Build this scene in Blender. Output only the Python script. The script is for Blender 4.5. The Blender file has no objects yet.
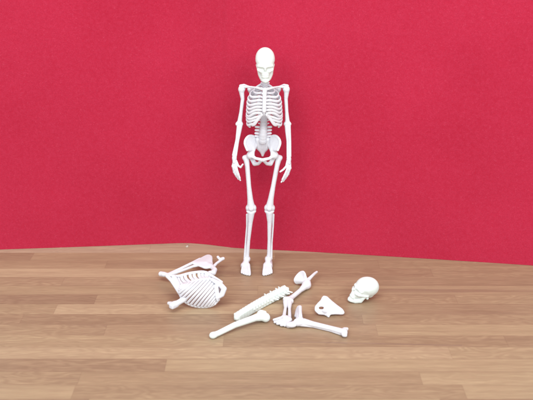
import bpy, math, random
import numpy as np
from mathutils import Vector, Matrix

random.seed(4); rng = np.random.default_rng(4)
CM = 0.01                       # everything below is measured in centimetres
scene = bpy.context.scene
col = scene.collection
V = lambda *a: np.array(a, float)

# ------------------------------------------------------------------ camera
CAM = V(0, -59.4, 28.6); PITCH = math.radians(21.2); FPX = 850.0; CX, CY = 266.5, 200.0
cd = bpy.data.cameras.new('camera'); cam = bpy.data.objects.new('camera', cd); col.objects.link(cam)
cam.location = CAM*CM; cam.rotation_euler = (math.pi/2-PITCH, 0, 0)
cd.sensor_width = 36; cd.lens = 36*FPX/533; cd.clip_start = 0.01; cd.clip_end = 50
cd.dof.use_dof = True; cd.dof.focus_distance = 0.632; cd.dof.aperture_fstop = 14
scene.camera = cam

def ray(px, py):
    a, b = (px-CX)/FPX, (CY-py)/FPX
    return V(a, math.cos(PITCH)+b*math.sin(PITCH), -math.sin(PITCH)+b*math.cos(PITCH))
def G(px, py, z=0.0):           # the point at height z seen at that spot of the photo
    d = ray(px, py); return CAM+d*((z-CAM[2])/d[2])
def PX(px, py, y=0.0):          # the point on the upright plane at depth y
    d = ray(px, py); return CAM+d*((y-CAM[1])/d[1])

# ------------------------------------------------------------------ signed distance modelling
class S:
    def __init__(s): s.ops = []; s.lo = V(9e9, 9e9, 9e9); s.hi = -s.lo
    def _b(s, p, r): s.lo = np.minimum(s.lo, np.array(p)-r); s.hi = np.maximum(s.hi, np.array(p)+r)
    def chain(s, pts, rs, k=.05, op='u'):
        pts = [np.array(p, float) for p in pts]
        if not hasattr(rs, '__len__'): rs = [rs]*len(pts)
        for p, r in zip(pts, rs): s._b(p, r)
        def f(P):
            out = None
            for i in range(len(pts)-1):
                a, b = pts[i], pts[i+1]; ab = b-a
                t = np.clip(((P-a)@ab)/max(ab@ab, 1e-9), 0, 1)
                d = np.linalg.norm(P-a-t[:, None]*ab, axis=1)-(rs[i]+(rs[i+1]-rs[i])*t)
                out = d if out is None else np.minimum(out, d)
            return out
        s.ops.append((op, f, k)); return s
    def ell(s, c, r, R=None, k=.05, op='u'):
        c = np.array(c, float); r = np.array(r, float)*np.ones(3)
        if op == 'u': s._b(c, max(r))
        def f(P):
            q = P-c
            if R is not None: q = q@R
            k0 = np.linalg.norm(q/r, axis=1); k1 = np.linalg.norm(q/(r*r), axis=1)
            return k0*(k0-1)/np.maximum(k1, 1e-9)
        s.ops.append((op, f, k)); return s
    def box(s, c, h, R=None, rd=.03, k=.04, op='u'):
        c = np.array(c, float); h = np.array(h, float)
        if op == 'u': s._b(c, np.linalg.norm(h)+rd)
        def f(P):
            q = P-c
            if R is not None: q = q@R
            q = np.abs(q)-h+rd
            return np.linalg.norm(np.maximum(q, 0), axis=1)+np.minimum(q.max(axis=1), 0)-rd
        s.ops.append((op, f, k)); return s
    def mesh(s, h=.04):
        lo = s.lo-3*h-.06; n = np.ceil((s.hi+3*h+.06-lo)/h).astype(int)+1
        ax = [lo[i]+h*np.arange(n[i]) for i in range(3)]
        P = np.stack(np.meshgrid(*ax, indexing='ij'), -1).reshape(-1, 3)
        D = None
        for op, f, k in s.ops:
            d = f(P)
            if D is None: D = d; continue
            if op == 'u':
                m = np.clip(.5+.5*(D-d)/k, 0, 1); D = D*(1-m)+d*m-k*m*(1-m)
            else:
                m = np.clip(.5-.5*(D+d)/k, 0, 1); D = D*(1-m)-d*m+k*m*(1-m)
        F = D.reshape(n)
        return surface_nets(F, lo, h)

def surface_nets(F, lo, h):
    n = np.array(F.shape); ins = F < 0
    c = np.zeros(n-1, int); acc = np.zeros(tuple(n-1)+(3,)); cnt = np.zeros(n-1)
    sl = lambda o: tuple(slice(o[i], n[i]-1+o[i]) for i in range(3))
    corners = [(i, j, k) for i in (0, 1) for j in (0, 1) for k in (0, 1)]
    for a in corners:
        for d in range(3):
            if a[d]: continue
            b = list(a); b[d] = 1
            fa, fb = F[sl(a)], F[sl(b)]
            cr = (fa < 0) != (fb < 0)
            t = np.where(cr, fa/np.where(cr, fa-fb, 1), 0)
            for q in range(3):
                acc[..., q] += np.where(cr, a[q]+(t if q == d else 0), 0)
            cnt += cr
    act = cnt > 0
    idx = -np.ones(n-1, int); idx[act] = np.arange(act.sum())
    cell = np.argwhere(act)
    verts = lo+h*(cell+acc[act]/cnt[act][:, None])
    faces = []
    for d in range(3):
        e, f = (d+1) % 3, (d+2) % 3
        sA = [slice(1, n[i]-1) for i in range(3)]; sA[d] = slice(0, n[d]-1)
        sB = list(sA); sB[d] = slice(1, n[d])
        A, B = ins[tuple(sA)], ins[tuple(sB)]
        for flag in (True, False):
            w = np.argwhere((A != B) & (A == flag))
            off = np.array([1, 1, 1]); off[d] = 0
            w = w+off
            q = []
            for de, df in ((-1, -1), (0, -1), (0, 0), (-1, 0)):
                u = w.copy(); u[:, e] += de; u[:, f] += df
                q.append(idx[u[:, 0], u[:, 1], u[:, 2]])
            q = np.stack(q, 1)
            faces.append(q if flag else q[:, ::-1])
    return verts, np.concatenate(faces)

def catmull(pts, n=8):
    pts = [np.array(p, float) for p in pts]
    q = [2*pts[0]-pts[1]]+pts+[2*pts[-1]-pts[-2]]; out = []
    for i in range(1, len(q)-2):
        a, b, c, d = q[i-1:i+3]
        for t in np.linspace(0, 1, n, endpoint=False):
            out.append(.5*(2*b+(c-a)*t+(2*a-5*b+4*c-d)*t*t+(3*b-a-3*c+d)*t**3))
    out.append(pts[-1]); return np.array(out)

def tube(path, ra, rb, up=V(0, 0, 1), seg=10, taper=None):
    """rib: ra across the up axis, rb along it"""
    vs, fs = [], []; N = len(path)
    for i, p in enumerate(path):
        t = path[min(i+1, N-1)]-path[max(i-1, 0)]; t /= np.linalg.norm(t)
        b = up-t*(up@t); b /= max(np.linalg.norm(b), 1e-6); a = np.cross(t, b)
        s = 1.0 if taper is None else taper(i/(N-1))
        e = min(i, N-1-i); s *= (.55, .88)[e] if e < 2 else 1
        for j in range(seg):
            w = 2*math.pi*j/seg
            vs.append(p+s*(a*math.cos(w)*ra+b*math.sin(w)*rb))
    for i in range(N-1):
        for j in range(seg):
            k = (j+1) % seg
            fs.append((i*seg+j, i*seg+k, (i+1)*seg+k, (i+1)*seg+j))
    fs.append(tuple(range(seg))[::-1]); fs.append(tuple(range((N-1)*seg, N*seg)))
    return np.array(vs), fs

# ------------------------------------------------------------------ objects
ORI = {}
def tag(o, label, cat, group=None):
    o['label'] = label; o['category'] = cat
    if group: o['group'] = group
    return o
def thing(name, label, cat, loc, group=None):
    o = bpy.data.objects.new(name, None); col.objects.link(o); o.empty_display_size = .01
    o.location = Vector(loc)*CM; ORI[o] = np.array(loc, float)
    return tag(o, label, cat, group)
def obj(name, vf, mat, parent=None, origin=None):
    v, f = vf; v = np.array(v, float)
    org = ORI[parent] if parent is not None else (np.array(origin, float) if origin is not None else V(0, 0, 0))
    me = bpy.data.meshes.new(name)
    me.from_pydata([tuple(p) for p in (v-org)*CM], [], [tuple(int(i) for i in q) for q in f]); me.update()
    me.polygons.foreach_set('use_smooth', [True]*len(me.polygons))
    o = bpy.data.objects.new(name, me); col.objects.link(o); me.materials.append(mat)
    ORI[o] = org
    if parent is not None: o.parent = parent
    else: o.location = Vector(org)*CM
    return o
def rest(root, sink=0.0):
    """let a finished thing down until its lowest point touches the boards"""
    stack = [root]; z = 9
    while stack:
        o = stack.pop(); stack += list(o.children)
        if o.type == 'MESH':
            z = min(z, min(v.co.z for v in o.data.vertices))
    root.location.z = -z-sink*CM

# ------------------------------------------------------------------ materials
def mat(name):
    m = bpy.data.materials.new(name); m.use_nodes = True
    nt = m.node_tree; return m, nt, nt.nodes['Principled BSDF']
def N(nt, t, **kw):
    n = nt.nodes.new(t)
    for k, v in kw.items(): setattr(n, k, v)
    return n
def math_(nt, op, a, b=None, c=None):
    n = N(nt, 'ShaderNodeMath', operation=op)
    for i, x in enumerate((a, b, c)):
        if x is None: continue
        if isinstance(x, (int, float)): n.inputs[i].default_value = x
        else: nt.links.new(x, n.inputs[i])
    return n.outputs[0]
def mix(nt, f, a, b, blend='MIX'):
    n = N(nt, 'ShaderNodeMix', data_type='RGBA', blend_type=blend)
    for i, x in ((0, f), (6, a), (7, b)):
        if isinstance(x, (int, float)): n.inputs[i].default_value = x
        elif isinstance(x, tuple): n.inputs[i].default_value = (*x, 1)
        else: nt.links.new(x, n.inputs[i])
    return n.outputs[2]

def bone(name, c, sss=.35):
    m, nt, p = mat(name)
    tc = N(nt, 'ShaderNodeTexCoord')
    n = N(nt, 'ShaderNodeTexNoise'); n.inputs['Scale'].default_value = 160; n.inputs['Detail'].default_value = 4
    nt.links.new(tc.outputs['Object'], n.inputs['Vector'])
    cc = mix(nt, n.outputs['Fac'], tuple(x*.95 for x in c), tuple(min(1, x*1.04) for x in c))
    nt.links.new(cc, p.inputs['Base Color'])
    p.inputs['Roughness'].default_value = .5
    p.inputs['Subsurface Weight'].default_value = sss
    p.inputs['Subsurface Radius'].default_value = (.85, .95, 1.0); p.inputs['Subsurface Scale'].default_value = .0012
    # faint layer lines and pits of a printed model
    w = N(nt, 'ShaderNodeTexNoise'); w.inputs['Scale'].default_value = 900; w.inputs['Detail'].default_value = 2
    nt.links.new(tc.outputs['Object'], w.inputs['Vector'])
    b = N(nt, 'ShaderNodeBump'); b.inputs['Strength'].default_value = .25; b.inputs['Distance'].default_value = .0004
    nt.links.new(w.outputs['Fac'], b.inputs['Height']); nt.links.new(b.outputs[0], p.inputs['Normal'])
    return m
WHITE = bone('white_plastic', (.66, .675, .725))
MINT = bone('pale_green_white_plastic', (.70, .785, .76))

# red felt
FELT, nt, p = mat('red_felt')
tc = N(nt, 'ShaderNodeTexCoord')
def noise(nt, vec, scale, detail=3, rough=.5, dist=0):
    n = N(nt, 'ShaderNodeTexNoise'); n.inputs['Scale'].default_value = scale; n.inputs['Detail'].default_value = detail
    n.inputs['Roughness'].default_value = rough; n.inputs['Distortion'].default_value = dist
    nt.links.new(vec, n.inputs['Vector']); return n.outputs['Fac']
def ramp(nt, fac, stops):
    r = N(nt, 'ShaderNodeValToRGB'); e = r.color_ramp.elements
    while len(e) < len(stops): e.new(.5)
    for q, (pos, c) in zip(e, stops): q.position = pos; q.color = (*c, 1) if isinstance(c, tuple) else (c, c, c, 1)
    nt.links.new(fac, r.inputs[0]); return r.outputs[0]
obv = tc.outputs['Object']
big = noise(nt, obv, 14, 3); mid = noise(nt, obv, 420, 4, .75); fine = noise(nt, obv, 900, 2, .6)
c = mix(nt, ramp(nt, big, [(.3, 0), (.7, 1)]), (.370, .0100, .034), (.420, .0150, .046))
c = mix(nt, ramp(nt, mid, [(.35, 0), (.75, .55)]), c, (.47, .033, .080))
c = mix(nt, ramp(nt, fine, [(.60, 0), (.85, .30)]), c, (.60, .12, .19))
wv = noise(nt, obv, 1300, 2, .7)
c = mix(nt, ramp(nt, wv, [(.40, .45), (.60, 0)]), c, (.33, .010, .036))
nt.links.new(c, p.inputs['Base Color'])
p.inputs['Roughness'].default_value = .95; p.inputs['Specular IOR Level'].default_value = .15
p.inputs['Sheen Weight'].default_value = .25; p.inputs['Sheen Tint'].default_value = (1, .55, .62, 1)
b = N(nt, 'ShaderNodeBump'); b.inputs['Strength'].default_value = .22; b.inputs['Distance'].default_value = .0005
h = math_(nt, 'ADD', mid, fine); nt.links.new(h, b.inputs['Height']); nt.links.new(b.outputs[0], p.inputs['Normal'])

# laminated wood: long staves side by side, finger wide, butted end to end
_a, _b = G(255, 341)*CM, G(462, 345.5)*CM
CK = (float(_a[1]-(_b[1]-_a[1])/(_b[0]-_a[0])*_a[0]), float((_b[1]-_a[1])/(_b[0]-_a[0])), float(_a[0]), float(_b[0]))
WOOD, nt, p = mat('laminated_wood')
tc = N(nt, 'ShaderNodeTexCoord'); obv = tc.outputs['Object']
sx = N(nt, 'ShaderNodeSeparateXYZ'); nt.links.new(obv, sx.inputs[0])
X, Y = sx.outputs[0], sx.outputs[1]
ROW = .01444
rowf = math_(nt, 'DIVIDE', math_(nt, 'ADD', Y, .0170), ROW)
row = math_(nt, 'FLOOR', rowf); rfr = math_(nt, 'FRACT', rowf)
def white(nt, v, dim='1D'):
    n = N(nt, 'ShaderNodeTexWhiteNoise', noise_dimensions=dim)
    nt.links.new(v, n.inputs['W'] if dim == '1D' else n.inputs['Vector']); return n
r1 = white(nt, row).outputs['Value']
r2 = white(nt, math_(nt, 'ADD', row, 71.3)).outputs['Value']
leng = math_(nt, 'ADD', math_(nt, 'MULTIPLY', r2, .12), .17)
uf = math_(nt, 'DIVIDE', math_(nt, 'ADD', X, math_(nt, 'MULTIPLY', r1, 3.7)), leng)
u = math_(nt, 'FLOOR', uf); ufr = math_(nt, 'FRACT', uf)
cid = N(nt, 'ShaderNodeCombineXYZ'); nt.links.new(row, cid.inputs[0]); nt.links.new(u, cid.inputs[1])
wn = white(nt, cid.outputs[0], '3D'); rnd = wn.outputs['Value']
srgb = N(nt, 'ShaderNodeSeparateColor'); nt.links.new(wn.outputs['Color'], srgb.inputs[0])
rb, rc = srgb.outputs[1], srgb.outputs[2]
# grain space: stretched along the stave, shifted per stave
gv = N(nt, 'ShaderNodeCombineXYZ')
nt.links.new(math_(nt, 'ADD', math_(nt, 'MULTIPLY', X, 9.0), math_(nt, 'MULTIPLY', rnd, 40)), gv.inputs[0])
nt.links.new(math_(nt, 'MULTIPLY', Y, 150.0), gv.inputs[1]); nt.links.new(math_(nt, 'MULTIPLY', rb, 30), gv.inputs[2])
g1 = noise(nt, gv.outputs[0], 1.2, 5, .6, .4)
g2 = noise(nt, gv.outputs[0], 6.0, 4, .65)
# (the last stave by the backdrop is a pale one)
# cathedral rings: bands of a slowly bending height
rv = N(nt, 'ShaderNodeCombineXYZ')
nt.links.new(math_(nt, 'ADD', math_(nt, 'MULTIPLY', X, 17.0), math_(nt, 'MULTIPLY', rc, 50)), rv.inputs[0])
nt.links.new(math_(nt, 'MULTIPLY', Y, 60.0), rv.inputs[1]); nt.links.new(math_(nt, 'MULTIPLY', rnd, 20), rv.inputs[2])
rn = noise(nt, rv.outputs[0], .9, 3, .5)
rings = math_(nt, 'SINE', math_(nt, 'ADD', math_(nt, 'MULTIPLY', rn, 95), math_(nt, 'MULTIPLY', g2, 3)))
rings = math_(nt, 'MULTIPLY_ADD', rings, .5, .5)
base = ramp(nt, rnd, [(0, (.325, .226, .142)), (.25, (.375, .272, .165)), (.5, (.435, .33, .20)), (.78, (.35, .245, .151)), (1, (.495, .380, .236))])
base = mix(nt, math_(nt, 'GREATER_THAN', row, 2.5), base, (.47, .375, .255))
dark = mix(nt, 1.0, base, (.66, .61, .62), 'MULTIPLY')
c = mix(nt, math_(nt, 'MULTIPLY', ramp(nt, g1, [(.35, 0), (.7, 1)]), .75), base, dark)
c = mix(nt, math_(nt, 'MULTIPLY', math_(nt, 'MULTIPLY', rings, ramp(nt, rb, [(.15, .15), (.5, 1)])), .62), c, dark)
c = mix(nt, ramp(nt, g2, [(.5, 0), (.85, .5)]), c, (.50, .33, .22))
# dark streaks here and there
sk = ramp(nt, noise(nt, gv.outputs[0], .55, 3, .5), [(.62, 0), (.76, .6)])
c = mix(nt, sk, c, (.17, .095, .075))
e1 = math_(nt, 'LESS_THAN', math_(nt, 'MINIMUM', rfr, math_(nt, 'SUBTRACT', 1, rfr)), .022)
e2 = math_(nt, 'LESS_THAN', math_(nt, 'MULTIPLY', math_(nt, 'MINIMUM', ufr, math_(nt, 'SUBTRACT', 1, ufr)), leng), .00028)
seam = math_(nt, 'MAXIMUM', math_(nt, 'MULTIPLY', e1, math_(nt, 'MULTIPLY_ADD', r2, .5, .0)), math_(nt, 'MULTIPLY', e2, .22))
c = mix(nt, seam, c, (.15, .08, .055))
# one long thin drying crack running along the boards
ck = math_(nt, 'ABSOLUTE', math_(nt, 'SUBTRACT', math_(nt, 'ADD', Y, math_(nt, 'MULTIPLY', math_(nt, 'SUBTRACT', noise(nt, gv.outputs[0], .25, 2), .5), .0015)), math_(nt, 'MULTIPLY_ADD', X, CK[1], CK[0])))
ck = math_(nt, 'SUBTRACT', 1, math_(nt, 'SMOOTH_MIN', math_(nt, 'DIVIDE', ck, .0009), 1, .1))
ck = math_(nt, 'MAXIMUM', ck, 0)
ckx = N(nt, 'ShaderNodeMapRange', interpolation_type='SMOOTHSTEP'); nt.links.new(X, ckx.inputs[0])
ckx.inputs[1].default_value = CK[2]; ckx.inputs[2].default_value = CK[2]+.03
ckm = math_(nt, 'MULTIPLY', ckx.outputs[0], math_(nt, 'LESS_THAN', X, CK[3]))
c = mix(nt, math_(nt, 'MULTIPLY', math_(nt, 'MULTIPLY', ck, ckm), .6), c, (.15, .095, .095))
fv = N(nt, 'ShaderNodeCombineXYZ')
nt.links.new(math_(nt, 'ADD', math_(nt, 'MULTIPLY', X, 60.0), math_(nt, 'MULTIPLY', rnd, 40)), fv.inputs[0])
nt.links.new(math_(nt, 'MULTIPLY', Y, 2000.0), fv.inputs[1])
g3 = noise(nt, fv.outputs[0], 1.0, 3, .6)
c = mix(nt, ramp(nt, g3, [(.38, 0), (.68, .8)]), c, dark)
c = mix(nt, ramp(nt, noise(nt, obv, 9, 3), [(.35, 0), (.7, .3)]), c, mix(nt, 1.0, c, (.88, .80, .78), 'MULTIPLY'))
nt.links.new(c, p.inputs['Base Color'])
p.inputs['Roughness'].default_value = .45; p.inputs['Specular IOR Level'].default_value = .4
b = N(nt, 'ShaderNodeBump'); b.inputs['Strength'].default_value = .25; b.inputs['Distance'].default_value = .0003
nt.links.new(math_(nt, 'SUBTRACT', g2, seam), b.inputs['Height']); nt.links.new(b.outputs[0], p.inputs['Normal'])

PAPER, nt, p = mat('white_paper')
tc = N(nt, 'ShaderNodeTexCoord')
c = mix(nt, noise(nt, tc.outputs['Object'], 900, 3), (.42, .37, .31), (.50, .45, .38)); nt.links.new(c, p.inputs['Base Color'])
p.inputs['Roughness'].default_value = .8

# ------------------------------------------------------------------ floor and backdrop
def grid_floor():
    v = [(-90, -75, 0), (90, -75, 0), (90, 30, 0), (-90, 30, 0), (-90, -75, -2), (90, -75, -2), (90, 30, -2), (-90, 30, -2)]
    f = [(0, 1, 2, 3), (7, 6, 5, 4), (0, 4, 5, 1), (1, 5, 6, 2), (2, 6, 7, 3), (3, 7, 4, 0)]
    return v, f
fl = obj('floor', grid_floor(), WOOD); fl['kind'] = 'structure'
fl.data.polygons.foreach_set('use_smooth', [False]*6)

base_px = [(-60, 251.8), (0, 249.6), (60, 247.6), (120, 245.4), (160, 243.9), (185, 243.2), (205, 244.4), (225, 246.8), (240, 248.3), (300, 251.3),
           (370, 255.3), (440, 259.6), (500, 263.4), (533, 265.6), (600, 270.5)]
bp = catmull([G(*q) for q in base_px], 10)
def backdrop():
    vs, fs = [], []; nz = 44; H = 27.0; n = len(bp)
    for s in range(2):
        for i, q in enumerate(bp):
            t = bp[min(i+1, n-1)]-bp[max(i-1, 0)]; nn = V(-t[1], t[0], 0); nn /= np.linalg.norm(nn)
            for k in range(nz+1):
                z = H*k/nz
                wob = .10*math.sin(q[0]*.35+1.3)*math.sin(z*.22+.6)+.05*math.sin(q[0]*.8+z*.3)
                wob *= .55*min(1, z/5)**2
                vs.append(q+V(0, 0, z+.01)+nn*(wob+.25*s))
    m = n*(nz+1); ix = lambda s, i, k: s*m+i*(nz+1)+k
    for i in range(n-1):
        for k in range(nz):
            fs.append((ix(0, i, k), ix(0, i+1, k), ix(0, i+1, k+1), ix(0, i, k+1)))
            fs.append((ix(1, i, k), ix(1, i, k+1), ix(1, i+1, k+1), ix(1, i+1, k)))
    def rim(q):                                         # cut edges have their own vertices, so they stay crisp
        o_ = len(vs); vs.extend(vs[x] for x in q); fs.append((o_, o_+1, o_+2, o_+3))
    for i in range(n-1):
        rim((ix(0, i, 0), ix(1, i, 0), ix(1, i+1, 0), ix(0, i+1, 0)))
        rim((ix(0, i, nz), ix(0, i+1, nz), ix(1, i+1, nz), ix(1, i, nz)))
    for k in range(nz):
        rim((ix(0, 0, k), ix(0, 0, k+1), ix(1, 0, k+1), ix(1, 0, k)))
        rim((ix(0, n-1, k), ix(1, n-1, k), ix(1, n-1, k+1), ix(0, n-1, k+1)))
    return vs, fs
bd = obj('felt_backdrop', backdrop(), FELT, origin=bp[len(bp)//2])
tag(bd, 'plain red felt sheet standing upright behind the skeleton as a backdrop', 'backdrop')

# ------------------------------------------------------------------ skull (local frame: face to -y, up +z)
def skull_sdf():
    s = S()
    s.ell((0, .16, .33), (.70, .90, .76), k=.1)
    s.ell((0, -.16, .24), (.665, .68, .72), k=.15)
    s.ell((0, -.36, -.26), (.52, .46, .56), k=.18)
    s.ell((0, -.56, -.60), (.36, .32, .26), k=.12)
    s.ell((0, -.10, -.42), (.50, .50, .34), k=.15)
    for q in (-1, 1):
        s.chain([(q*.08, -.81, .03), (q*.32, -.76, .06), (q*.52, -.56, .0)], [.06, .065, .06], k=.18)
        s.chain([(q*.30, -.72, -.34), (q*.49, -.58, -.30), (q*.57, -.22, -.24), (q*.60, .08, -.18)], [.10, .115, .075, .09], k=.15)
        s.ell((q*.56, .24, -.38), (.08, .10, .10), k=.1)
    s.chain([(0, -.82, .0), (0, -.90, -.18)], [.07, .055], k=.08)
    s.ell((0, .50, -.2), (.44, .44, .32), k=.15).ell((0, .12, -.40), (.46, .42, .26), k=.15)
    for q in (-1, 1):
        s.ell((q*.265, -.93, -.14), (.16, .125, .13), k=.11, op='s')
        s.ell((q*.76, -.34, -.04), (.11, .26, .2), k=.14, op='s')
    s.chain([(0, -.95, -.30), (-.05, -.92, -.43)], [.04, .06], k=.05, op='s')
    s.chain([(0, -.95, -.30), (.05, -.92, -.43)], [.04, .06], k=.05, op='s')
    for i in range(8):                                  # upper teeth
        a = math.radians(-70+20*i)
        s.chain([(.31*math.sin(a), -.58-.27*math.cos(a), -.72), (.30*math.sin(a), -.58-.26*math.cos(a), -.82)], .05, k=.025)
    return s.mesh(.032)
def jaw_sdf():
    s = S()
    for q in (-1, 1):
        s.chain([(q*.53, -.04, -.34), (q*.48, -.10, -.80), (q*.35, -.42, -1.00), (q*.15, -.70, -1.07), (0, -.75, -1.07)], [.10, .14, .13, .14, .15], k=.1)
        s.chain([(q*.44, -.22, -.80), (q*.31, -.53, -.92), (0, -.73, -.98)], [.12, .12, .12], k=.08)
        s.chain([(q*.40, -.16, -.5), (q*.34, -.3, -.85)], [.16, .14], k=.12)
    s.ell((0, -.42, -.84), (.36, .34, .14), k=.1)
    for i in range(8):
        a = math.radians(-70+20*i)
        s.chain([(.285*math.sin(a), -.55-.25*math.cos(a), -.95), (.285*math.sin(a), -.56-.26*math.cos(a), -.86)], .048, k=.025)
    return s.mesh(.032)
def narrow(vf):                 # the face narrows towards the chin
    v = np.array(vf[0]); t = np.clip((-.15-v[:, 2])/.8, 0, 1); v[:, 0] *= 1-.10*t*t*(3-2*t)
    return v, vf[1]
SK, JW = narrow(skull_sdf()), narrow(jaw_sdf())
def place(vf, R, t, sc=1): return (np.array(vf[0])*sc)@R.T+t, vf[1]
def rotx(a): c, s = math.cos(a), math.sin(a); return np.array([[1, 0, 0], [0, c, -s], [0, s, c]])
def roty(a): c, s = math.cos(a), math.sin(a); return np.array([[c, 0, s], [0, 1, 0], [-s, 0, c]])

# ------------------------------------------------------------------ standing skeleton
sk = thing('skeleton', 'whole white plastic skeleton standing upright on both feet in front of the red felt', 'skeleton', G(257, 267))
hc = PX(265.2, 62.9, -.25)
Rh = roty(math.radians(-1))@rotx(math.radians(10))
o = obj('skull', place(SK, Rh, hc+V(0, 0, -.01), .96), MINT, sk)
obj('jaw', place(JW, Rh, hc+V(0, 0, -.01), .96), MINT, o)

# spine: a core column with 24 vertebrae on it
spx = catmull([PX(265.0, 76, .25), PX(265.1, 84, .30), PX(264.8, 95, .75), PX(264.3, 110, .85), PX(263.8, 122, .55), PX(263.2, 132, .30), PX(262.7, 141, .45)], 10)
seg = np.concatenate([[0], np.cumsum(np.linalg.norm(np.diff(spx, axis=0), axis=1))])
def sp(t): return np.array([np.interp(t*seg[-1], seg, spx[:, i]) for i in range(3)])
spine = obj('spine', S().chain([sp(t) for t in np.linspace(0, 1, 14)], list(np.linspace(.15, .28, 14))).mesh(.05), WHITE, sk)
for i in range(24):
    t = (i+.5)/24; t = t**1.12; c = sp(t); d = sp(min(1, t+.02))-sp(t-.02); d /= np.linalg.norm(d)
    r = .17+.13*t; s = S()
    s.chain([c-d*.045, c+d*.045], r, k=.05)
    tw = .27 if i < 7 else (.36 if i < 19 else .56)
    for q in (-1, 1): s.chain([c+V(q*.1, .12, 0), c+V(q*tw, .17, .05 if i < 19 else .02)], [.08 if i < 19 else .105, .068 if i < 19 else .09], k=.05)
    s.chain([c+V(0, .15, 0), c+V(0, r+.33, -.14)], [.075, .05], k=.05)
    obj('vertebra', s.mesh(.045), WHITE, spine)

# rib cage
zA = PX(264, 92.5, -.9)[2]; zB = PX(264, 114, -1.05)[2]
cx = PX(264.2, 105, -.9)[0]
zT, zL = 14.30, 11.75
def rib_path(i, q):
    f = i/11
    zb = zT+(zL-zT)*f
    w = (.74, 1.02, 1.16, 1.22, 1.24, 1.26, 1.28, 1.29, 1.28, 1.25, 1.15, 1.0)[i]
    dp = (.62, .78, .90, .98, 1.02, 1.02, 1.0, .98, .95, .90, .8, .7)[i]
    yc = (.0, -.0, -.02, -.02, -.02, 0, 0, 0, 0, 0, .02, .05)[i]
    if i <= 6:
        zf = zA-.10+(zB+.05-zA+.10)*(i/6); end = 168-2*i
    else:
        zf = {7: zB-.20, 8: zB-.48, 9: zB-.82, 10: zB-1.12, 11: zB-.80}[i]; end = {7: 166, 8: 156, 9: 144, 10: 120, 11: 78}[i]
    low = zf-(.06+.055*i if i <= 6 else .30-.05*(i-7) if i < 10 else 0)
    pts = []
    for t in np.linspace(0, 1, 15):
        a = math.radians(12+(end-12)*t)
        x = w*math.sin(a); y = yc+dp*math.cos(a)
        if t < .72: z = zb+(low-zb)*(1-(1-t/.72)**1.6)
        else: u_ = (t-.72)/.28; z = low+(zf-low)*u_*u_*(3-2*u_) if i < 10 else low
        pts.append(V(cx+q*x, y-.03, z))
    if i <= 6: pts.append(V(cx+q*.13, -1.0-.02*i, zf+.02))
    return np.array(pts)
for q in (-1, 1):
    arch = [V(cx+q*.14, -1.10, zB+.05)]
    for i in range(12):
        rp = rib_path(i, q); 
        obj('rib', tube(catmull(rp, 3), .055, .097 if i else .085), WHITE, sk)
        if i in (7, 8, 9): arch.append(rp[-1])
    arch.append(arch[-1]+V(q*.22, .2, -.10))
    obj('costal_cartilage', tube(catmull(arch, 6), .065, .14), WHITE, sk)
st = S()
a0, a1, a2, a3 = PX(264.8, 89, -.78), PX(264.6, 94, -.95), PX(264.2, 111, -1.12), PX(264.0, 115.5, -1.08)
for dx, r in ((-.05, .09), (0, .09), (.05, .09)): st.chain([a0+V(dx*1.5, 0, 0), a1+V(dx, 0, 0), a2+V(dx, 0, 0)], r, k=.06)
st.chain([a2, a3], [.1, .05], k=.06)
obj('sternum', st.mesh(.04), WHITE, sk)

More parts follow.
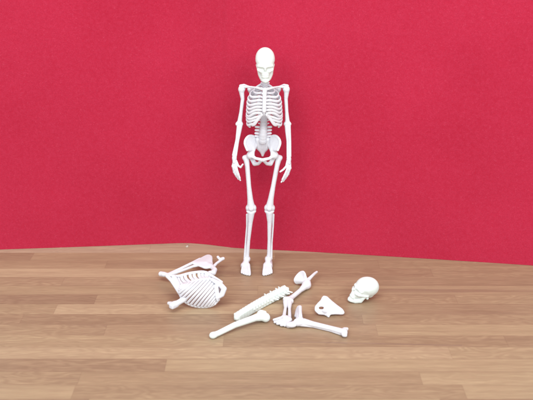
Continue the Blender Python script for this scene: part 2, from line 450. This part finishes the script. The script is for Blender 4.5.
# shoulder girdle and arms
armL = dict(sh=(241.2, 88.8), cl=(250, 86.2), hu=[(241.3, 90), (242.6, 99), (241.0, 112), (239.4, 123)], el=(239.3, 124),
            wr=(234.4, 157), ra=[(238.6, 126), (236.6, 140), (233.6, 155)], ul=[(240.4, 126), (238.0, 141), (235.8, 156)])
armR = dict(sh=(286.8, 88.8), cl=(278, 86.2), hu=[(286.7, 90), (286.0, 99), (286.7, 112), (287.5, 123)], el=(287.5, 124),
            wr=(288.9, 158), ra=[(288.9, 126), (290.0, 141), (289.8, 156)], ul=[(286.6, 126), (287.6, 141), (287.7, 157)])
for q, A in ((-1, armL), (1, armR)):
    sh = PX(*A['sh'], .25)
    s = S().chain([PX(264.8+q*2.5, 89, -.72), PX(264.8+q*8, 87.6, -.62), PX(A['cl'][0], A['cl'][1]+.6, -.1), PX(A['sh'][0]-q*.5, 86.9, .22)], [.10, .075, .075, .09], k=.05)
    obj('clavicle', s.mesh(.04), WHITE, sk)
    s = S(); t0 = sh+V(-q*.12, .1, .05)
    t0 = V(cx+q*1.08, .62, sh[2]-.12)
    me_, inf = V(cx+q*.50, .98, sh[2]-.05), V(cx+q*.66, 1.05, sh[2]-1.45)
    for t in np.linspace(0, 1, 7):
        s.chain([t0, me_+(inf-me_)*t], [.12, .05], k=.06)
    s.chain([me_+V(0, .05, -.2), sh+V(-q*.2, .35, .2), sh+V(q*.05, .15, .18)], [.06, .09, .11], k=.05)
    obj('scapula', s.mesh(.045), WHITE, sk)
    h = [PX(x, y, d) for (x, y), d in zip(A['hu'], (.22, .25, .25, .22))]
    s = S().ell(sh+V(-q*.06, 0, .04), (.25, .24, .22)).chain(h, [.20, .132, .128, .18], k=.14)
    e = PX(*A['el'], .2)
    s.chain([e+V(-.13, 0, 0), e+V(.13, 0, 0)], [.155, .155], k=.12)
    obj('humerus', s.mesh(.042), WHITE, sk)
    for nm, key, rs in (('radius', 'ra', [.14, .095, .12]), ('ulna', 'ul', [.15, .09, .085])):
        s = S().chain([PX(x, y, d) for (x, y), d in zip(A[key], (.12, .0, -.2))], rs, k=.05)
        if key == 'ul': s.ell(e+V(0, .08, -.02), (.13, .16, .18), k=.06)
        obj(nm, s.mesh(.04), WHITE, sk)
    # hand: carpus with five fingers hanging, thumb turned inwards
    wx, wy = A['wr']
    if q < 0:
        F = [[(234.2, 161), (233.4, 167), (235.6, 174), (238.4, 179)], [(234.9, 161), (235.2, 168), (237.6, 175), (240.3, 180.2)],
             [(235.4, 161), (236.6, 168), (238.4, 174), (240.0, 178.2)], [(233.8, 161), (232.6, 166), (234.0, 172), (236.4, 176.6)]]
        T = [(236.0, 160.5), (238.2, 165.6), (240.6, 167.2), (242.8, 164.2)]
    else:
        F = [[(289.4, 162), (289.6, 169), (286.6, 176), (283.2, 181.2)], [(288.8, 162), (288.0, 169.5), (284.8, 177), (281.3, 182)],
             [(288.4, 162), (287.2, 169), (284.6, 175), (282.2, 179.4)], [(290.0, 162), (290.4, 168), (288.2, 174), (285.4, 178.6)]]
        T = [(287.6, 160.5), (286.2, 166.2), (283.4, 169.4), (280.2, 171.6)]
    w0 = PX(wx, wy, -.25)
    s = S().ell(w0+V(0, 0, -.08), (.17, .13, .2)).chain([w0, PX(wx+q*.2, wy+5, -.3)], [.15, .13], k=.08)
    hand = obj('hand', s.mesh(.04), WHITE, sk)
    for j, f in enumerate(F):
        dd = (-.28, -.42, -.50, -.10)[j]
        s = S().chain([PX(x, y, -.25+dd*t) for (x, y), t in zip(f, (0, .5, .9, 1.1))], [.085, .075, .072, .06], k=.03)
        for (x, y), t in zip(f[1:3], (.5, .9)): s.ell(PX(x, y, -.25+dd*t), .085, k=.03)
        obj('finger', s.mesh(.035), WHITE, hand)
    s = S().chain([PX(x, y, -.3-.12*t) for t, (x, y) in enumerate(T)], [.09, .08, .078, .065], k=.03)
    obj('thumb', s.mesh(.035), WHITE, hand)

# pelvis
pel = S(); c0 = PX(262.6, 140, .5)
for q, (ac, tr) in ((-1, ((250.4, 155), None)), (1, ((274.6, 155), None))):
    mir = lambda x: 262.5+q*(262.5-x)
    acp = PX(mir(250.6), 155, -.02)
    crest = [PX(mir(247.2), 150, -.55), PX(mir(244.8), 143.5, -.38), PX(mir(246.0), 138.6, -.05), PX(mir(249.6), 135.6, .30), PX(mir(254.5), 136.6, .62), PX(mir(257.2), 141, .8)]
    cc = catmull(crest, 3)
    mid_ = PX(mir(252.5), 150, .15)
    for c_ in cc: pel.chain([mid_, c_], [.13, .075], k=.06)
    pel.chain(cc, .085, k=.05)
    pel.ell(acp, (.30, .30, .30), k=.12).chain([acp, mid_], [.22, .18], k=.1)
    pel.chain([acp, PX(mir(255.5), 158.3, -.5), PX(mir(261.4), 159.6, -.75)], [.17, .11, .12], k=.07)
    pel.chain([acp+V(0, .1, -.1), PX(mir(252.6), 160, .1), PX(mir(254.6), 163.6, -.0), PX(mir(258.2), 163.6, -.35), PX(mir(261.4), 160.4, -.72)], [.18, .16, .17, .12, .11], k=.06)
    pel.chain([PX(mir(257.6), 141, .75), PX(mir(254.5), 148, .4), mid_], [.14, .13, .16], k=.08)
ph = pel.mesh(.042)
pv = obj('pelvis', ph, WHITE, sk)
s = S()
for dx, d in ((-.34, .0), (0, -.02), (.34, .0)): s.chain([c0+V(dx, d, .05), PX(262.6, 147, .75)+V(dx*.95, 0, 0), PX(262.6, 151, .85)+V(dx*.35, 0, 0), PX(262.6, 155.2, .9)], [.19, .20, .13, .06], k=.1)
obj('sacrum', s.mesh(.042), WHITE, sk)

# legs
legs = ((-1, [(246.4, 159.5), (247.3, 166), (248.9, 186), (250.2, 199), (251.0, 206.5)], (251.0, 155.3), (244.8, 157.6),
         (251.2, 211.6), [(251.2, 212.2), (250.4, 222), (248.6, 240), (247.4, 254), (247.0, 259)], [(247.5, 214.6), (247.0, 226), (245.6, 243), (244.9, 258.5)], 246.9, [241.9, 243.6, 245.3, 247.1, 249.3]),
        (1, [(278.4, 159.5), (277.0, 166), (273.2, 186), (270.8, 199), (269.6, 206.5)], (274.2, 155.3), (280.0, 157.6),
         (269.4, 211.6), [(269.4, 212.2), (269.6, 222), (269.2, 240), (268.9, 254), (268.4, 259)], [(273.0, 214.6), (273.0, 226), (271.7, 243), (271.0, 258.5)], 268.3, [271.4, 269.6, 267.8, 266.0, 263.9]))
for q, fe, hd, tro, kn, ti, fi, ankx, toes in legs:
    F = [PX(x, y, d) for (x, y), d in zip(fe, (.15, .05, -.08, -.05, .0))]
    s = S().chain(F, [.22, .18, .17, .215, .29], k=.1).ell(PX(*hd, -.02), .25, k=.05)
    s.chain([PX(*hd, .0), PX(*tro, .2)], [.16, .20], k=.09)
    k_ = PX(fe[-1][0], 207.5, .02)
    for dx in (-.21, .21): s.ell(k_+V(dx, .06, -.05), (.20, .27, .25), k=.14)
    obj('femur', s.mesh(.042), WHITE, sk)
    obj('patella', S().ell(PX(kn[0], 208.4, -.27), (.20, .10, .22)).mesh(.035), WHITE, sk)
    T = [PX(x, y, d) for (x, y), d in zip(ti, (.0, .02, .1, .18, .2))]
    s = S().chain(T, [.27, .175, .13, .15, .19], k=.12)
    for dx in (-.19, .19): s.ell(T[0]+V(dx, .03, .10), (.19, .24, .14), k=.1)
    s.ell(T[-1]+V(-q*.12, 0, -.03), (.13, .17, .2), k=.06)
    obj('tibia', s.mesh(.042), WHITE, sk)
    s = S().chain([PX(x, y, d) for (x, y), d in zip(fi, (.15, .2, .25, .22))], [.12, .075, .075, .12], k=.05)
    obj('fibula', s.mesh(.038), WHITE, sk)
    a = V(PX(ankx, 262, .2)[0], .2, .62)
    s = S().ell(a, (.27, .32, .24), k=.1).chain([a+V(0, .1, -.1), V(a[0], .80, .26)], [.22, .245], k=.1)
    mx = PX(sum(toes)/5, 270, -.4)[0]
    s.chain([a, V(mx, -.40, .42)], [.22, .20], k=.1).ell((mx, -.35, .36), (.36, .35, .22), k=.1)
    s.chain([V(a[0]+q*.15, .6, .2), V(mx+q*.22, -.3, .22)], [.16, .16], k=.08)
    foot = obj('foot', s.mesh(.042), WHITE, sk)
    for j, tx in enumerate(toes):
        big = j == 4
        tip = G(tx, 0, 0) if False else V(PX(tx, 273, -1.4)[0], (-1.18, -1.32, -1.42, -1.5, -1.52)[j], .12 if not big else .14)
        st_ = V(mx+(tip[0]-mx)*.72, -.45, .36+.02*(j-2))
        md = V(st_[0]*.4+tip[0]*.6, tip[1]*.62-.14, .23+.015*j)
        s = S().chain([st_, md, tip+V(0, .2, .06), tip], [.115, .105, .10, .10] if not big else [.14, .135, .125, .13], k=.04)
        obj('toe', s.mesh(.036), WHITE, foot)
rest(sk)

# ------------------------------------------------------------------ loose skull
c = G(364.3, 288.5, .95)
f_ = V(-.85, -.42, .42); f_ /= np.linalg.norm(f_)
up = V(.56, .05, .80); up -= f_*(up@f_); up /= np.linalg.norm(up)
xr = np.cross(-f_, up)
R = np.stack([xr, -f_, up], 1)
ls = thing('skull', 'loose pale skull lying tilted back on the boards facing left', 'skull', G(364, 296))
o = obj('cranium', place(SK, R, c, .94), MINT, ls); obj('jaw', place(JW, R, c, .94), MINT, o)
rest(ls)

# ------------------------------------------------------------------ loose spine
p0, p1 = G(236.6, 317.4, .3), G(286.2, 290.2, .3)
ls = thing('spine', 'loose stick of backbone with small side spikes at its far end, lying on the boards', 'backbone', G(262, 308))
ax = (p1-p0); L = np.linalg.norm(ax); ax /= L; sd = np.cross(V(0, 0, 1), ax); bow = lambda t: p0+ax*L*t+sd*(.10*math.sin(math.pi*t))+V(0, 0, .06*t)
R = np.stack([ax, sd, V(0, 0, 1)], 1)
obj('core', S().chain([bow(t) for t in np.linspace(.02, .98, 12)], .26).mesh(.05), MINT, ls)
nv = 18
for i in range(nv):
    t = (i+.5)/nv; c = bow(t); w = .27+.03*t; s = S()
    s.box(c, (L/nv*.56, w, .27+.02*t), R, rd=.06, k=.05)
    s.chain([c+V(0, 0, .1), c+V(0, 0, .31+.03*t)-ax*.04], [.11, .10], k=.08)
    if t > .62:
        big = (i % 2 == 0) or t > .9
        for q in (-1, 1): s.chain([c+sd*q*.15, c+sd*q*(w+(.34 if big else .12))+V(0, 0, .05 if big else 0)+ax*.05], [.085, .06], k=.05)
    elif t > .25:
        for q in (-1, 1): s.chain([c+sd*q*.15, c+sd*q*(w+.015)+V(0, 0, .05)], [.09, .07], k=.06)
    obj('vertebra', s.mesh(.045), MINT, ls)
rest(ls)

# ------------------------------------------------------------------ loose thigh bone
lf = thing('thigh_bone', 'loose thigh bone with a broad knobbed end, nearest bone to the front edge', 'bone', G(238, 329))
a, b = G(212.6, 335.4, .22), G(262, 316.2, .38)
ax = b-a; L = np.linalg.norm(ax); ax /= L; sd = np.cross(V(0, 0, 1), ax)
s = S().chain([a, a+ax*.45+V(0, 0, .0), a+ax*L*.45+V(0, 0, .10)+sd*.05, a+ax*L*.86+V(0, 0, .08), b], [.20, .185, .20, .24, .33], k=.12)
s.ell(a+ax*.05, (.25, .22, .21), k=.08)
for q in (-1, 1): s.ell(b+ax*.12+sd*q*.27+V(0, 0, -.02), (.31, .28, .33), np.stack([ax, sd, V(0, 0, 1)], 1), k=.10)
obj('shaft', s.mesh(.042), MINT, lf)
pt = S().ell(b+ax*.1+V(0, 0, .24), (.24, .24, .12))
obj('kneecap', pt.mesh(.04), MINT, lf)
rest(lf)

# ------------------------------------------------------------------ loose arm with shoulder blade
la = thing('arm_with_shoulder_blade', 'loose bent arm with a fan shaped shoulder blade at its upper end', 'arm bones', G(291, 303))
shp = G(306.5, 285.0, .32)
s = S(); rim = [G(*q, z) for q, z in (((305.0, 274.0), .95), ((303.2, 271.8), 1.0), ((300.0, 272.6), .85), ((296.6, 276.0), .6), ((294.6, 280.0), .35), ((296.2, 283.2), .12), ((299.6, 283.4), .12))]
gl = G(306.3, 281.5, .50)
rc_ = catmull(rim, 7)
for q in rc_: s.chain([gl, q], [.13, .06], k=.03)
s.chain(rc_, .068, k=.03)
bl = obj('shoulder_blade', s.mesh(.042), WHITE, la)
s = S().chain([G(308.6, 279.5, .55), G(311.5, 276.6, .62), G(314.6, 273.6, .62), G(316.8, 272.0, .60)], [.14, .115, .10, .085], k=.06)
s.chain([gl, G(308.6, 279.5, .55)], [.16, .14], k=.05)
obj('clavicle', s.mesh(.04), WHITE, bl)
s = S().ell(shp, (.34, .34, .32), k=.1).chain([shp+V(.05, .2, .1), shp, G(300.5, 290.4, .28), G(292.5, 297.0, .26), G(288.2, 300.4, .26)], [.27, .29, .16, .165, .24], k=.1)
s.chain([G(285.9, 299.5, .28), G(290.6, 301.2, .26)], [.22, .22], k=.1)
obj('humerus', s.mesh(.042), WHITE, la)
e0 = G(287.8, 302.5, .26)
for nm, pts in (('radius', [(285.8, 302), (285.4, 308), (284.4, 314), (283.6, 319)]), ('ulna', [(289.4, 302.5), (289.5, 309), (289.6, 315), (289.2, 320)])):
    obj(nm, S().chain([G(x, y, z) for (x, y), z in zip(pts, (.26, .26, .24, .22))], [.20, .105, .12, .15], k=.07).mesh(.042), WHITE, la)
hd = obj('hand', S().ell(G(286.4, 319.5, .22), (.34, .46, .19), k=.1).chain([G(283.5, 317.5, .22), G(289.5, 320, .22)], .18, k=.1).mesh(.042), WHITE, la)
for pts in ([(284.5, 317), (280.0, 318.3), (276.5, 319.4), (273.9, 320.0)], [(284.5, 319.5), (280.5, 320.8), (277.0, 321.8), (274.8, 322.2)],
            [(285.5, 321), (282.2, 322.6), (279.2, 323.4), (277.4, 323.8)], [(287, 321), (285.0, 323.4), (282.8, 324.8), (281.2, 325.2)], [(288.6, 321), (287.6, 323.6), (286.2, 325.0), (284.8, 325.6)]):
    obj('finger', S().chain([G(x, y, z) for (x, y), z in zip(pts, (.22, .22, .17, .12))], [.12, .11, .105, .09], k=.04).mesh(.038), WHITE, hd)
rest(la)

# ------------------------------------------------------------------ loose lower leg with foot
ll = thing('lower_leg_with_foot', 'loose shin bone with its foot attached, toes pointing to the red felt', 'leg bones', G(310, 322))
s = S().chain([G(297.5, 321.8, .34), G(304, 321.6, .34), G(313, 323.6, .30), G(330, 327.6, .28), G(339, 330.2, .28), G(344.2, 331.8, .30)], [.28, .25, .185, .17, .20, .22], k=.1)
s.chain([G(344.6, 329.4, .32), G(344.0, 334.0, .26)], [.17, .17], k=.1).chain([G(344.5, 329.6, .32), G(346.9, 328.4, .34)], [.16, .11], k=.06).chain([G(344.2, 332.6, .25), G(345.6, 335.0, .2)], [.16, .11], k=.06)
obj('tibia', s.mesh(.042), WHITE, ll)
obj('fibula', S().chain([G(300, 323.8, .24), G(313, 325.7, .16), G(330, 329.7, .15), G(341, 333.0, .17)], [.14, .10, .10, .13], k=.06).mesh(.04), WHITE, ll)
s = S().ell(G(291.5, 324.2, .30), (.36, .22, .19), k=.08).chain([G(288.4, 325.0, .2), G(295, 322.8, .26), G(300, 320.4, .32)], [.17, .20, .25], k=.08)
s.chain([G(300.2, 320.5, .42), G(298.4, 314.0, .46)], [.27, .18], k=.09)
ft = obj('foot', s.mesh(.042), WHITE, ll)
for j, (x0, x1, yt, z) in enumerate(((296.4, 297.2, 309.2, .22), (297.4, 297.9, 307.6, .36), (298.6, 298.5, 306.8, .5), (299.6, 299.2, 306.4, .62), (300.4, 300.0, 306.6, .75))):
    obj('toe', S().chain([G(x0, 315.5, z*.8+.1), G((x0+x1)/2, 311.5, z), G(x1, yt, z)], [.14, .115, .11 if j < 4 else .13], k=.05).mesh(.038), WHITE, ft)
rest(ll)

# ------------------------------------------------------------------ loose hip bone
lh = thing('hip_bone', 'loose three cornered hip bone with one small hole, lying left of the loose skull', 'bone', G(328, 314))
y0 = G(328, 316)[1]
def H(px, py, lift=0):          # a plate leaning back from its front edge
    d = ray(px, py); sl = math.radians(32); n = V(0, -math.sin(sl), math.cos(sl)); o_ = V(0, y0, .14+lift)
    return CAM+d*(((o_-CAM)@n)/(d@n))
out_ = [(324.0, 297.6), (326.6, 298.2), (331.0, 302.2), (336.5, 306.6), (341.6, 310.4), (343.2, 313.4), (341.5, 314.2), (335.0, 313.9), (330.5, 314.3), (328.0, 316.2), (324.4, 314.6), (319.0, 314.0), (315.9, 311.0), (316.0, 307.6), (318.6, 304.4), (321.6, 301.4), (322.8, 298.8)]
o3 = [H(*q) for q in out_]
hub = H(326.5, 308.5, .14)
s = S()
for i, q in enumerate(catmull(o3+[o3[0]], 3)): s.chain([hub, q], [.17, .075], k=.03)
s.chain(o3+[o3[0]], .085, k=.03)
s.ell(H(325.6, 310.6, .14), (.30, .28, .22), k=.10)
s.chain([H(327.6, 313.5, .1), H(328.4, 317.0, .0)], [.13, .09], k=.05)
s.chain([H(324.5, 299.5, .05), H(326, 305, .22), H(325, 311, .2)], [.10, .11, .14], k=.06)
s.chain([H(331, 304, .02), H(337, 309, .10), H(342, 312.6, .02)], [.10, .10, .10], k=.1)
for dx in (0, .9, 1.8, 2.7): s.chain([H(319.6+dx, 308.6, .6), H(320.4+dx, 308.7, -.6)], [.075, .085], k=.04, op='s')
hip = obj('hip_plate', s.mesh(.042), WHITE, lh)
bk = H(329, 303.5)
obj('ischium', S().chain([bk+V(-.25, 0, 0), V(bk[0]-.1, bk[1]+.15, .2), V(bk[0]+.45, bk[1]+.1, .18), bk+V(.35, -.2, -.1)], [.17, .17, .17, .14], k=.1).mesh(.045), WHITE, lh)
rest(lh)

# ------------------------------------------------------------------ loose rib cage with arm
lr = thing('rib_cage_with_arm', 'loose rib cage on its side with arm and shoulder bones still attached', 'rib cage', G(200, 305))
yb = G(203, 311)[1]
low = catmull([(180.5, 289.5), (178.4, 295.5), (181.5, 302.6), (188.5, 307.8), (197.0, 310.4), (206.0, 310.6), (214.5, 308.2)], 10)
upr = catmull([(185.0, 286.6), (193.5, 284.2), (203.0, 282.4), (211.5, 282.2), (217.8, 285.0), (221.8, 291.0), (219.6, 299.5)], 10)
at = lambda c_, t: c_[int(round(np.clip(t, 0, 1)*(len(c_)-1)))]
nr = 16
for i in range(nr):                                     # near side: slanting ribs that bulge towards the front
    t = i/(nr-1); a_, b_ = at(low, t), at(upr, t)
    sp_ = 1-abs(2*t-1)**2
    pts = [PX(*(a_+(b_-a_)*u_), yb+(.35+.75*u_-.62*math.sin(math.pi*min(1, u_*1.05))*(.35+.65*sp_))) for u_ in (0, .12, .3, .5, .7, .88, 1)]
    obj('rib', tube(catmull(pts, 4), .06, .094, up=V(.77, 0, -.64)), WHITE, lr)
far = catmull([(172.6, 283.4), (177.5, 280.2), (184, 277.6), (192, 275.8), (200, 275.4), (206, 276.2), (211, 278.2)], 8)
rdg = catmull([(180.4, 293.0), (184.0, 289.0), (190.0, 286.0), (197.0, 284.4), (204.0, 283.2), (210.0, 282.8), (215.5, 284.4)], 8)
for i in range(12):                                     # far side, seen from within the open chest
    t = i/11; f_, r_ = at(far, t), at(rdg, t)
    m_ = f_*.5+r_*.5+V(-1.6, .6)
    pts = [PX(*f_, yb+2.2), PX(*m_, yb+1.65), PX(*r_, yb+1.0)]
    obj('rib', tube(catmull(pts, 6), .05, .118, up=V(1, .1, .2)), WHITE, lr)
s = S().chain([PX(*q, yb+.42) for q in catmull([(179.2, 296), (182.5, 302.8), (189, 307.6), (198, 310.2), (207, 310.2), (214, 308.0), (219, 303.0)], 4)], .085, k=.04)
obj('costal_cartilage', s.mesh(.042), WHITE, lr)
s = S().chain([PX(*q, yb+1.05) for q in catmull([(179, 294), (183, 288.4), (193, 284.8), (204, 282.6), (212, 282.6), (218.5, 286)], 4)], .10, k=.04)
obj('sternum', s.mesh(.042), WHITE, lr)
s = S().chain([PX(*q, y_) for q, y_ in (((212, 283), yb+.9), ((220, 287.6), yb+.75), ((224.2, 292.2), yb+.55), ((222.0, 298.0), yb+.40), ((217.6, 301.0), yb+.3), ((216.2, 290.0), yb+.6))], [.13, .18, .19, .18, .15, .16], k=.08)
s.chain([PX(217.2, 300.5, yb+.3), PX(217.6, 303.6, yb+.25)], [.12, .10], k=.05)
obj('collar_bone', s.mesh(.045), WHITE, lr)
s = S().chain([PX(*q, yb+2.1) for q in catmull([(168.5, 278.8), (178, 279.5), (190, 276.6), (202, 275.2), (210, 276.8)], 4)], .105, k=.05)
s.chain([PX(206, 276.0, yb+2.0), PX(213.5, 280.2, yb+1.7), PX(218.5, 283.2, yb+1.5), PX(221.6, 285.6, yb+1.4)], [.12, .10, .09, .11], k=.05)
s.chain([PX(206, 277.6, yb+1.9), PX(208.5, 281.8, yb+1.5), PX(214, 284, yb+1.1)], .09, k=.05)
obj('backbone', s.mesh(.045), WHITE, lr)
# outer edge of the cage and the stub of the other arm
s = S().chain([PX(167.5, 279.4, yb+2.0), PX(171.5, 284.0, yb+1.6), PX(175.8, 290.5, yb+1.1), PX(180.0, 297.5, yb+.6)], [.15, .12, .12, .11], k=.05)
s.chain([PX(174, 280, yb+1.9), PX(177, 285, yb+1.5), PX(180, 292, yb+1.)], .15, k=.08)
obj('shoulder_edge', s.mesh(.045), WHITE, lr)
s = S().chain([G(184.5, 302.0, .50), G(180.5, 304.8, .38), G(176.0, 307.4, .32), G(173.4, 308.4, .28)], [.24, .19, .20, .21], k=.08)
s.box(G(173.6, 308.7, .28), (.20, .30, .20), np.array([[.8, .6, 0], [-.6, .8, 0], [0, 0, 1]]), rd=.12, k=.14)
s.chain([G(171.4, 307.2, .24), G(169.0, 306.6, .22)], [.17, .12], k=.08)
obj('arm_stub', s.mesh(.045), WHITE, lr)
za = lambda x, y, z=.5: G(x, y, z)
s = S().chain([za(161.2, 277.2, .25), za(164.5, 277.6, .3)], [.20, .19], k=.08)
s.chain([za(164, 277.8, .3), za(168.5, 278.2, .35), za(180, 272.4, .45), za(192, 266.4, .5), za(200, 262.2, .5)], [.18, .155, .125, .115, .11], k=.05)
s.chain([za(168.5, 278.6, .35), za(181, 274.4, .4), za(193, 269.6, .45), za(203, 267.4, .5)], [.16, .105, .10, .13], k=.05)
obj('arm_bone', s.mesh(.042), WHITE, lr)
s = S(); hb = za(206, 266.5, .55)
for q in catmull([np.array(x) for x in ((193, 266.0), (197, 264.0), (202, 261.4), (207.4, 258.9), (211.2, 260.0), (211.6, 264.5), (211.8, 269.4), (206, 271.0), (201.0, 269.4), (193.5, 266.8))], 8): s.chain([hb, za(*q, .5)], [.11, .085], k=.05)
s.chain([za(210.5, 268.5, .5), za(214.8, 273.0, .5), za(213.4, 276.0, .45), za(209.5, 276.2, .45)], [.17, .19, .21, .16], k=.08)
obj('shoulder_blade', s.mesh(.042), WHITE, lr)
s = S().chain([za(212.6, 271, .5), za(216.5, 266.6, .55), za(220.6, 263.6, .55), za(223.4, 261.6, .55)], [.13, .10, .10, .11], k=.05)
s.chain([za(223.0, 261.8, .55), za(219.6, 262.3, .6), za(218.0, 260.2, .65)], [.13, .10, .11], k=.05)
obj('clavicle', s.mesh(.042), WHITE, lr)
rest(lr)

# ------------------------------------------------------------------ scrap of paper at the foot of the backdrop
q = G(187.2, 246.2)
sv, sf = [], []
ou = [(-.16, -.30), (.02, -.36), (.15, -.25), (.12, .02), (.18, .26), (.03, .33), (-.14, .22), (-.10, 0)]
for z in (0.0, .03):
    for i, (x, y) in enumerate(ou): sv.append(q+V(.75*x, .6*y, z+.004+.05*(y+.36)*(z > 0)))
sf = [tuple(range(8))[::-1], tuple(range(8, 16))]+[(i, (i+1) % 8, 8+(i+1) % 8, 8+i) for i in range(8)]
ps = obj('paper_scrap', (sv, sf), PAPER, origin=q)
tag(ps, 'tiny white paper scrap on the boards at the foot of the red felt', 'paper scrap')

# ------------------------------------------------------------------ light
w = bpy.data.worlds.new('World'); scene.world = w; w.use_nodes = True
w.node_tree.nodes['Background'].inputs[0].default_value = (.93, .96, 1, 1)
w.node_tree.nodes['Background'].inputs[1].default_value = .92
def area(name, loc, target, size, power, colr):
    l = bpy.data.lights.new(name, 'AREA'); l.shape = 'RECTANGLE'; l.size, l.size_y = size; l.energy = power; l.color = colr
    o = bpy.data.objects.new(name, l); col.objects.link(o); o.location = loc
    o.rotation_euler = (Vector(target)-Vector(loc)).to_track_quat('-Z', 'Y').to_euler()
area('ceiling_lamp', (-.08, -.62, 1.15), (0, -.28, 0), (1.0, .6), 9.6, (1, .97, .93))
area('lamp_right', (.55, -1.1, .75), (0, 0, .06), (.62, .62), 9.0, (1, .98, .96))
area('lamp_left', (-.5, -1.1, .75), (0, 0, .06), (.62, .62), 5.8, (.96, .98, 1))

scene.view_settings.view_transform = 'Standard'; scene.view_settings.look = 'None'
scene.view_settings.exposure = 0; scene.view_settings.gamma = 1
scene.render.resolution_x, scene.render.resolution_y = 1024, 768
